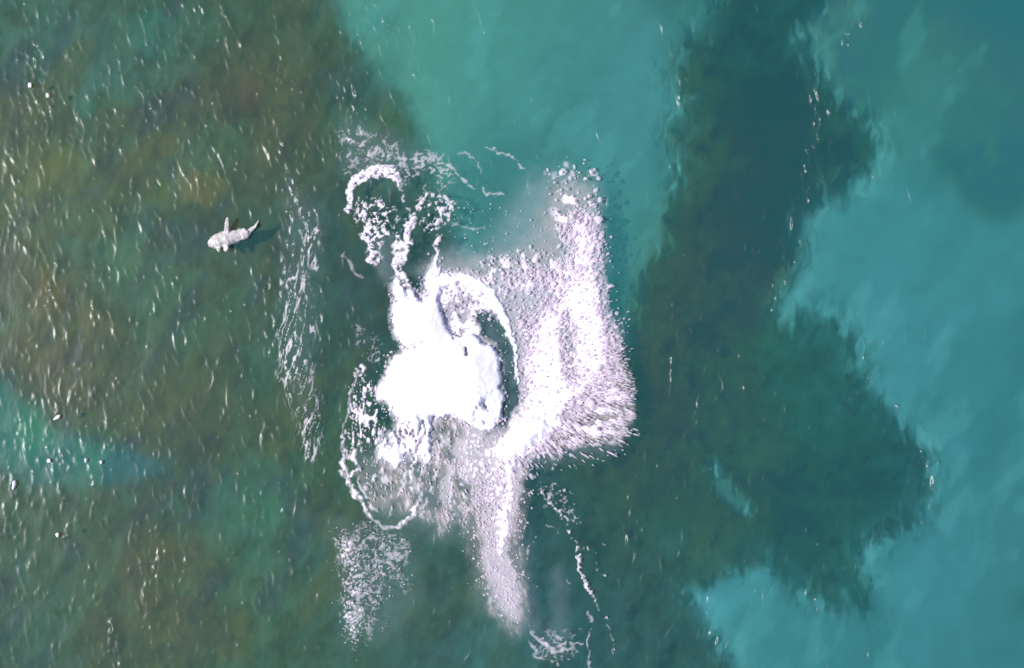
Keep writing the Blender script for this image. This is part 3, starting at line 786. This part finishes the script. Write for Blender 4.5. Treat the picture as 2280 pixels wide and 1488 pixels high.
# thin broken trail on the right
T_ = zeros()
add_line(T_, [(1168, 1095, .5), (1190, 1105, 1.5), (1212, 1100, 1.5), (1232, 1118, 2.2), (1250, 1145, 1.5)], .85, 3)
add_line(T_, [(1250, 1145, 1), (1268, 1180, 1.6), (1282, 1215, 3), (1285, 1235, 4.4), (1292, 1270, 1.6), (1300, 1300, 1)], .95, 3)
add_line(T_, [(1285, 1215, 2), (1308, 1222, .6)], .7, 3)
add_line(T_, [(1300, 1300, 1.5), (1312, 1320, 3.4), (1320, 1345, 1)], .85, 3)
add_line(T_, [(1330, 1207, .6), (1365, 1220, 1)], .5, 3)
add_line(T_, [(1198, 1185, .6), (1180, 1210, 1.6), (1172, 1250, .6)], .5, 4)
for P in ([(1325, 1345, .5), (1348, 1380, 1), (1362, 1420, 1), (1360, 1460, .5)], [(1215, 1165, .5), (1245, 1190, 1), (1262, 1200, .5)], [(1320, 1230, .5), (1330, 1270, 1), (1345, 1285, .5)], [(1260, 1280, .6), (1275, 1300, 1), (1282, 1310, .5)]):
    add_line(T_, P, .34, 4)
T_ *= sstep(.34, .60, grain)
Tb = zeros(); add_poly(Tb, [(1190, 1060), (1260, 1080), (1300, 1170), (1260, 1170), (1215, 1120)], .34, 14)
T_ = np.maximum(T_, Tb * sstep(.66, .9, ridge3 * .6 + grain * .5))
patch("foam_trail", "thin broken white foam trail running down dark water right of the spray's tail", "foam", 1260, 1220, T_, n=70, dm=T_ ** 2, r=(1, 2.8))
# lacy swirl at the bottom
V = zeros()
for P in ([(1175, 1425, 2), (1200, 1460, 2), (1245, 1484, 1)], [(1185, 1400, 2), (1215, 1440, 5), (1240, 1450, 4), (1270, 1420, 3)], [(1310, 1360, 1), (1318, 1390, 2), (1305, 1440, 2), (1315, 1488, 2)],
          [(1270, 1430, 2), (1290, 1437, 2)]):
    add_line(V, P, .6, 4)
Vb = zeros(); add_poly(Vb, [(1190, 1405), (1290, 1400), (1270, 1470), (1230, 1480), (1195, 1450)], .6, 16)
V = np.maximum(V * sstep(.2, .6, grain) * .8, .6 * Vb * sstep(.58, .84, ridge3 * .6 + grain2 * .5))
patch("foam_lace", "lacy blue-grey foam swirl at the foot of the spray's tail by the lower edge", "foam", 1240, 1440, V, thr=.12, thick=.02)
# blue-white sky reflection and some foam on the wave crest, drawn as foam
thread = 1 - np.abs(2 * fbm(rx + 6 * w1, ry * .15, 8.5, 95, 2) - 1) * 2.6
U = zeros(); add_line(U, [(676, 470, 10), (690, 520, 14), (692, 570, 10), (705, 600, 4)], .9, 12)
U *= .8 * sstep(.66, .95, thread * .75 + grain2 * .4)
patch("foam_glint_wisps", "wispy bluish white sky reflection and foam on a dark wave crest between the pale shark and the splash", "foam", 690, 530, U, thr=.12, thick=.02)
U2 = zeros(); add_line(U2, [(762, 570, 2), (790, 600, 5), (808, 618, 2)], .5, 4); U2 *= .2 + .7 * grain
patch("foam_wisp", "single slanting pale wisp of foam just below and left of the white hook", "foam", 790, 600, U2, thr=.10, thick=.02)
U4 = zeros(); add_line(U4, [(655, 610, 18), (662, 700, 34), (655, 800, 32), (680, 900, 28), (698, 1000, 20)], .62, 22)  # sky reflection along the wave band, with some foam, modelled as foam threads
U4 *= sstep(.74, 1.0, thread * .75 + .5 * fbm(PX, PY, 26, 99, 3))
patch("foam_glint_threads", "long fine whitish threads of sky reflection and foam running down the dark water below the bluish wisps", "foam", 665, 780, U4, thr=.10, thick=.02)
U3 = zeros(); add_poly(U3, [(790, 720), (830, 740), (870, 800), (840, 820), (800, 790)], .42, 12)
U3 *= .8 * sstep(.60, .86, ridge3 * .6 + grain2 * .5)
patch("foam_glint_wisps", "faint bluish foam threads on dark water just left of the white dome", "foam", 825, 775, U3, thr=.10, thick=.02)

# single bright flecks
def fleck(px, py, a_, b_, ang, label):
    bm = bmesh.new()
    bmesh.ops.create_icosphere(bm, subdivisions=3, radius=1)
    r_ = random.Random(int(px * 7 + py))
    ph_ = [r_.uniform(0, 6.28) for _ in range(4)]
    for v in bm.verts:
        c_ = v.co
        k = 1 + .16 * math.sin(3 * c_.x + ph_[0]) + .12 * math.sin(4 * c_.y + ph_[1]) + .08 * math.sin(7 * c_.x - 5 * c_.y + ph_[2]) + .06 * math.sin(9 * c_.z + ph_[3])
        v.co = Vector((c_.x * a_ * S * k, c_.y * b_ * S * k, c_.z * .10 * k))
    me = bpy.data.meshes.new("foam_fleck"); bm.to_mesh(me); bm.free()
    for p in me.polygons: p.use_smooth = True
    o = bpy.data.objects.new("foam_fleck", me); me.materials.append(mound_m)
    x, y = W(px, py, .1)
    o.location = (x, y, .12); o.rotation_euler = (0, 0, math.radians(ang)); C.objects.link(o)
    tag(o, label, "foam fleck", "white flecks floating at the left")
fleck(67, 190, 3.6, 5.5, 0, "small white fleck among streaks near the upper left corner, the upper of two")
fleck(107, 213, 5.2, 4.2, 5, "round bright fleck among streaks near the upper left corner, the lower of two")
fleck(127, 930, 7.5, 4.5, 35, "slanting white fleck just above the edge of the pale green sand patch")
fleck(109, 1026, 4, 4.6, 0, "faint round fleck in the middle of the pale green sand patch at left")
fleck(192, 1025, 3.6, 4.2, 0, "left one of a close pair of small flecks over the green sand patch")
fleck(225, 1029, 3.4, 4.0, 0, "right one of a close pair of small flecks over the green sand patch")
fleck(32, 1080, 4.4, 9, -12, "upright oblong white fleck where dark reef meets the green sand patch")
fleck(128, 1191, 4.4, 5.2, 0, "lone round white fleck on dark brown water in the lower left")

# ================================================================== WATER SURFACE
aer_sheen = zeros()
for P, v, s in (([(1000, 560), (1100, 570), (1200, 480), (1260, 380), (1330, 420), (1340, 640), (1100, 650), (950, 640), (930, 600)], .42, 30),
                ([(1180, 400), (1230, 390), (1250, 560), (1080, 560)], .30, 40), ([(1330, 680), (1380, 720), (1410, 930), (1370, 1000), (1180, 1040), (1240, 900)], .22, 24),
                ([(800, 1020), (960, 930), (1080, 960), (1070, 1180), (960, 1190), (830, 1140)], .22, 40), ([(1060, 1150), (1150, 1150), (1190, 1400), (1140, 1410), (1070, 1330)], .24, 40),
                ([(745, 1170), (920, 1170), (930, 1330), (880, 1420), (770, 1430)], .09, 44), ([(830, 530), (880, 520), (880, 620), (855, 640), (830, 590)], .16, 14),
                ([(760, 260), (850, 280), (960, 350), (900, 420), (760, 380)], .10, 30), ([(640, 420), (720, 450), (710, 620), (690, 940), (640, 860), (630, 560)], .07, 24)):  # last patch: bluish sky reflection on the wave faces, painted as pale water
    G_ = zeros(); add_poly(G_, P, v, s); aer_sheen = np.maximum(aer_sheen, G_)
G_ = zeros(); add_line(G_, [(1070, 710, 16), (1110, 745, 20), (1135, 800, 18), (1138, 880, 16), (1125, 950, 14)], .13, 14); aer_sheen = np.maximum(aer_sheen, G_ * (.4 + grain2))
G_ = zeros(); add_line(G_, [(1240, 1280, 14), (1250, 1350, 20), (1230, 1440, 26)], .10, 20); aer_sheen = np.maximum(aer_sheen, G_)
aer_sheen *= .75 + .5 * grain2
# how cloudy the water is: more over the deeper sand
def up_samp(A):
    u = np.clip((PX - bX[0, 0]) / bst, 0, bX.shape[1] - 1.001); v = np.clip((PY - bY[0, 0]) / bst, 0, bX.shape[0] - 1.001)
    return A[v.astype(int), u.astype(int)]
turb = up_samp(TURB)
wx_, wy_ = W(PX, PY, 0 * PX)
me = grid_mesh("sea", wx_, wy_, Z, attrs={"turb": turb, "aer_sheen": aer_sheen})
co, q, n, per = apron(wx_, wy_, Z, 70, 0)
tv = np.array([turb[j, i] for j, i in per])
B_ = raw_mesh("apron", co, q, attrs={"turb": np.concatenate([tv] + [np.full(n, .4)] * 4), "aer_sheen": np.zeros(5 * n)})
me = join_meshes(me, B_)
m, t = mat("sea_water")
ta, aa = attr(t, "turb"), attr(t, "aer_sheen")
geo = N(t, "ShaderNodeNewGeometry")
mp = N(t, "ShaderNodeMapping"); mp.inputs["Rotation"].default_value = (0, 0, math.radians(14)); mp.inputs["Scale"].default_value = (1, .4, 1)
t.links.new(geo.outputs["Position"], mp.inputs[0])
nz = N(t, "ShaderNodeTexNoise"); nz.inputs["Scale"].default_value = 4.5; nz.inputs["Detail"].default_value = 3
t.links.new(mp.outputs[0], nz.inputs["Vector"])
bp = N(t, "ShaderNodeBump"); bp.inputs["Strength"].default_value = .3; bp.inputs["Distance"].default_value = .03
t.links.new(nz.outputs[0], bp.inputs["Height"])
tr = N(t, "ShaderNodeBsdfTransparent"); tr.inputs[0].default_value = (*[float(v) for v in TINT], 1)
dd = N(t, "ShaderNodeBsdfDiffuse"); dd.inputs[0].default_value = (*[float(v) for v in SCAT], 1)
upn = N(t, "ShaderNodeCombineXYZ"); upn.inputs[2].default_value = 1   # light scattered inside the water does not follow the ripples
t.links.new(upn.outputs[0], dd.inputs["Normal"])
m1 = N(t, "ShaderNodeMixShader"); t.links.new(ta.outputs["Fac"], m1.inputs[0]); t.links.new(tr.outputs[0], m1.inputs[1]); t.links.new(dd.outputs[0], m1.inputs[2])
da = N(t, "ShaderNodeBsdfDiffuse"); da.inputs[0].default_value = (.40, .47, .50, 1)
t.links.new(upn.outputs[0], da.inputs["Normal"])
m2 = N(t, "ShaderNodeMixShader"); t.links.new(aa.outputs["Fac"], m2.inputs[0]); t.links.new(m1.outputs[0], m2.inputs[1]); t.links.new(da.outputs[0], m2.inputs[2])
gl = N(t, "ShaderNodeBsdfGlossy"); gl.inputs["Roughness"].default_value = .29; t.links.new(bp.outputs[0], gl.inputs["Normal"])
fr = N(t, "ShaderNodeFresnel"); t.links.new(math_n(t, 'SUBTRACT', 1.33, math_n(t, 'MULTIPLY', geo.outputs["Backfacing"], 1.33 - 1 / 1.33)), fr.inputs["IOR"]); t.links.new(bp.outputs[0], fr.inputs["Normal"])
m3 = N(t, "ShaderNodeMixShader"); t.links.new(fr.outputs[0], m3.inputs[0]); t.links.new(m2.outputs[0], m3.inputs[1]); t.links.new(gl.outputs[0], m3.inputs[2])
o_ = N(t, "ShaderNodeOutputMaterial"); t.links.new(m3.outputs[0], o_.inputs[0])
tag(link("sea", me, m), "green and turquoise sea ruffled by small glinting ripples", "water", kind="structure")

# ================================================================== SHARK
# pale shark lying just at the surface, head lower left, tail upper right
def ring_loft(pts, nseg=20):
    """pts: (x, y, z, half width, half height) along the spine, metres"""
    bm = bmesh.new(); rings = []
    for i, (x, y, z, w_, h_) in enumerate(pts):
        a_ = pts[max(i - 1, 0)]; b_ = pts[min(i + 1, len(pts) - 1)]
        d = Vector((b_[0] - a_[0], b_[1] - a_[1], 0)).normalized(); side = Vector((-d.y, d.x, 0))
        rings.append([bm.verts.new(Vector((x, y, z)) + side * math.cos(k * 2 * math.pi / nseg) * w_ + Vector((0, 0, math.sin(k * 2 * math.pi / nseg) * h_))) for k in range(nseg)])
    for r0, r1 in zip(rings[:-1], rings[1:]):
        for k in range(nseg): bm.faces.new((r0[k], r0[(k + 1) % nseg], r1[(k + 1) % nseg], r1[k]))
    bm.faces.new(rings[0][::-1]); bm.faces.new(rings[-1])
    return bm
def fin(bm, pts, z0, z1, th):
    """flat tapering fin: outline in photo pixels, rising from z0 to z1"""
    n_ = len(pts); top = []; bot = []
    for i, (px, py) in enumerate(pts):
        k = i / (n_ - 1); k = 1 - abs(2 * k - 1)
        z = z0 + (z1 - z0) * k
        x, y = W(px, py, z)
        tt = th * (1 - .6 * k)
        top.append(bm.verts.new((x, y, z + tt))); bot.append(bm.verts.new((x, y, z - tt)))
    bm.faces.new(top); bm.faces.new(bot[::-1])
    for i in range(n_):
        j = (i + 1) % n_
        bm.faces.new((top[j], top[i], bot[i], bot[j]))
def w3(px, py, z): return (*W(px, py, z), z)
spine = [(463.5, 545, 4), (466, 544, 8), (471, 542.5, 12), (478, 540, 15), (486, 537, 16.5), (495, 534, 17), (505, 531.5, 16.5), (514, 529, 15), (523, 526, 13.5), (532, 524.5, 12.5), (541, 522, 12.5), (549, 518.5, 11), (555, 515, 6.5),
         (561, 510, 4.5), (566, 506, 4), (570, 502, 3.4), (573, 497, 2), (577, 490, .8)]
bm = ring_loft([(*w3(px, py, .10), w_ * S, max(w_ * S * .72, .03)) for px, py, w_ in spine])
fin(bm, [(497, 524), (499, 508), (501, 492), (505, 483), (508.5, 484), (509.5, 500), (509, 512), (510, 524)], .28, .75, .07)       # long raised fin
fin(bm, [(495, 538), (497, 548), (498, 558), (503.5, 561), (508, 557), (509, 545), (513, 538)], .26, .40, .08)                 # short fin
fin(bm, [(478, 543), (482, 555), (487.5, 563), (490, 560), (491, 550), (494, 541)], .24, .34, .06)                          # small pointed fin
fin(bm, [(536, 516), (540, 509.5), (543, 507), (549, 512), (554, 517)], .26, .36, .08)                                       # rear fin
fin(bm, [(564, 506), (568, 499), (572, 498), (573, 502), (569, 508)], .24, .34, .05)                                         # tail lobe
bmesh.ops.recalc_face_normals(bm, faces=bm.faces)
me = bpy.data.meshes.new("shark_body"); bm.to_mesh(me); bm.free()
tmp = bpy.data.objects.new("shark_tmp", me); C.objects.link(tmp)
rm = tmp.modifiers.new("r", 'REMESH'); rm.mode = 'VOXEL'; rm.voxel_size = .035
tx_ = bpy.data.textures.new('rough', 'CLOUDS'); tx_.noise_scale = .22
dp_ = tmp.modifiers.new('d', 'DISPLACE'); dp_.texture = tx_; dp_.strength = .11; dp_.mid_level = .5
sm_ = tmp.modifiers.new("s", 'SMOOTH'); sm_.iterations = 2; sm_.factor = .5
dg = bpy.context.evaluated_depsgraph_get()
body_me = bpy.data.meshes.new_from_object(tmp.evaluated_get(dg))
bpy.data.objects.remove(tmp)
shark = empty("shark", w3(515, 528, 0))
tag(shark, "pale pinkish white shark at the surface with one long fin raised, left of the splash", "shark")
m, t = mat("pale_shark_skin")
d = N(t, "ShaderNodeBsdfPrincipled"); d.inputs["Roughness"].default_value = .35
geo = N(t, "ShaderNodeNewGeometry")
nz = N(t, "ShaderNodeTexNoise"); nz.inputs["Scale"].default_value = 2.6; nz.inputs["Detail"].default_value = 4
t.links.new(geo.outputs["Position"], nz.inputs["Vector"])
rp = N(t, "ShaderNodeValToRGB")
rp.color_ramp.elements[0].position = .36; rp.color_ramp.elements[0].color = (.44, .40, .38, 1)
rp.color_ramp.elements[1].position = .62; rp.color_ramp.elements[1].color = (.70, .62, .60, 1)
t.links.new(nz.outputs[0], rp.inputs[0]); t.links.new(rp.outputs[0], d.inputs["Base Color"])
o_ = N(t, "ShaderNodeOutputMaterial"); t.links.new(d.outputs[0], o_.inputs[0])
body_me.materials.clear()
for p in body_me.polygons: p.use_smooth = True
link("body", body_me, m, shark)
# foam washing along its flanks
fl = zeros()
add_line(fl, [(474, 536, 3), (488, 524, 4), (500, 518, 3), (518, 515, 3), (536, 513, 3)], .8, 3, warp=False)
add_line(fl, [(512, 540, 4), (528, 534, 4), (545, 527, 3), (556, 522, 1)], .75, 4, warp=False)
fl *= sstep(.3, .55, fbm(PX, PY, 6, 96, 2))
js, is_ = np.where(fl > .12)
fo = sheet("wash", fl, foam_m, shark, thr=.12, lift=.06, thick=.12, win=(slice(js.min() - 2, js.max() + 3), slice(is_.min() - 2, is_.max() + 3)))
print("verts", sum(len(o.data.vertices) for o in bpy.data.objects if o.type == 'MESH'))
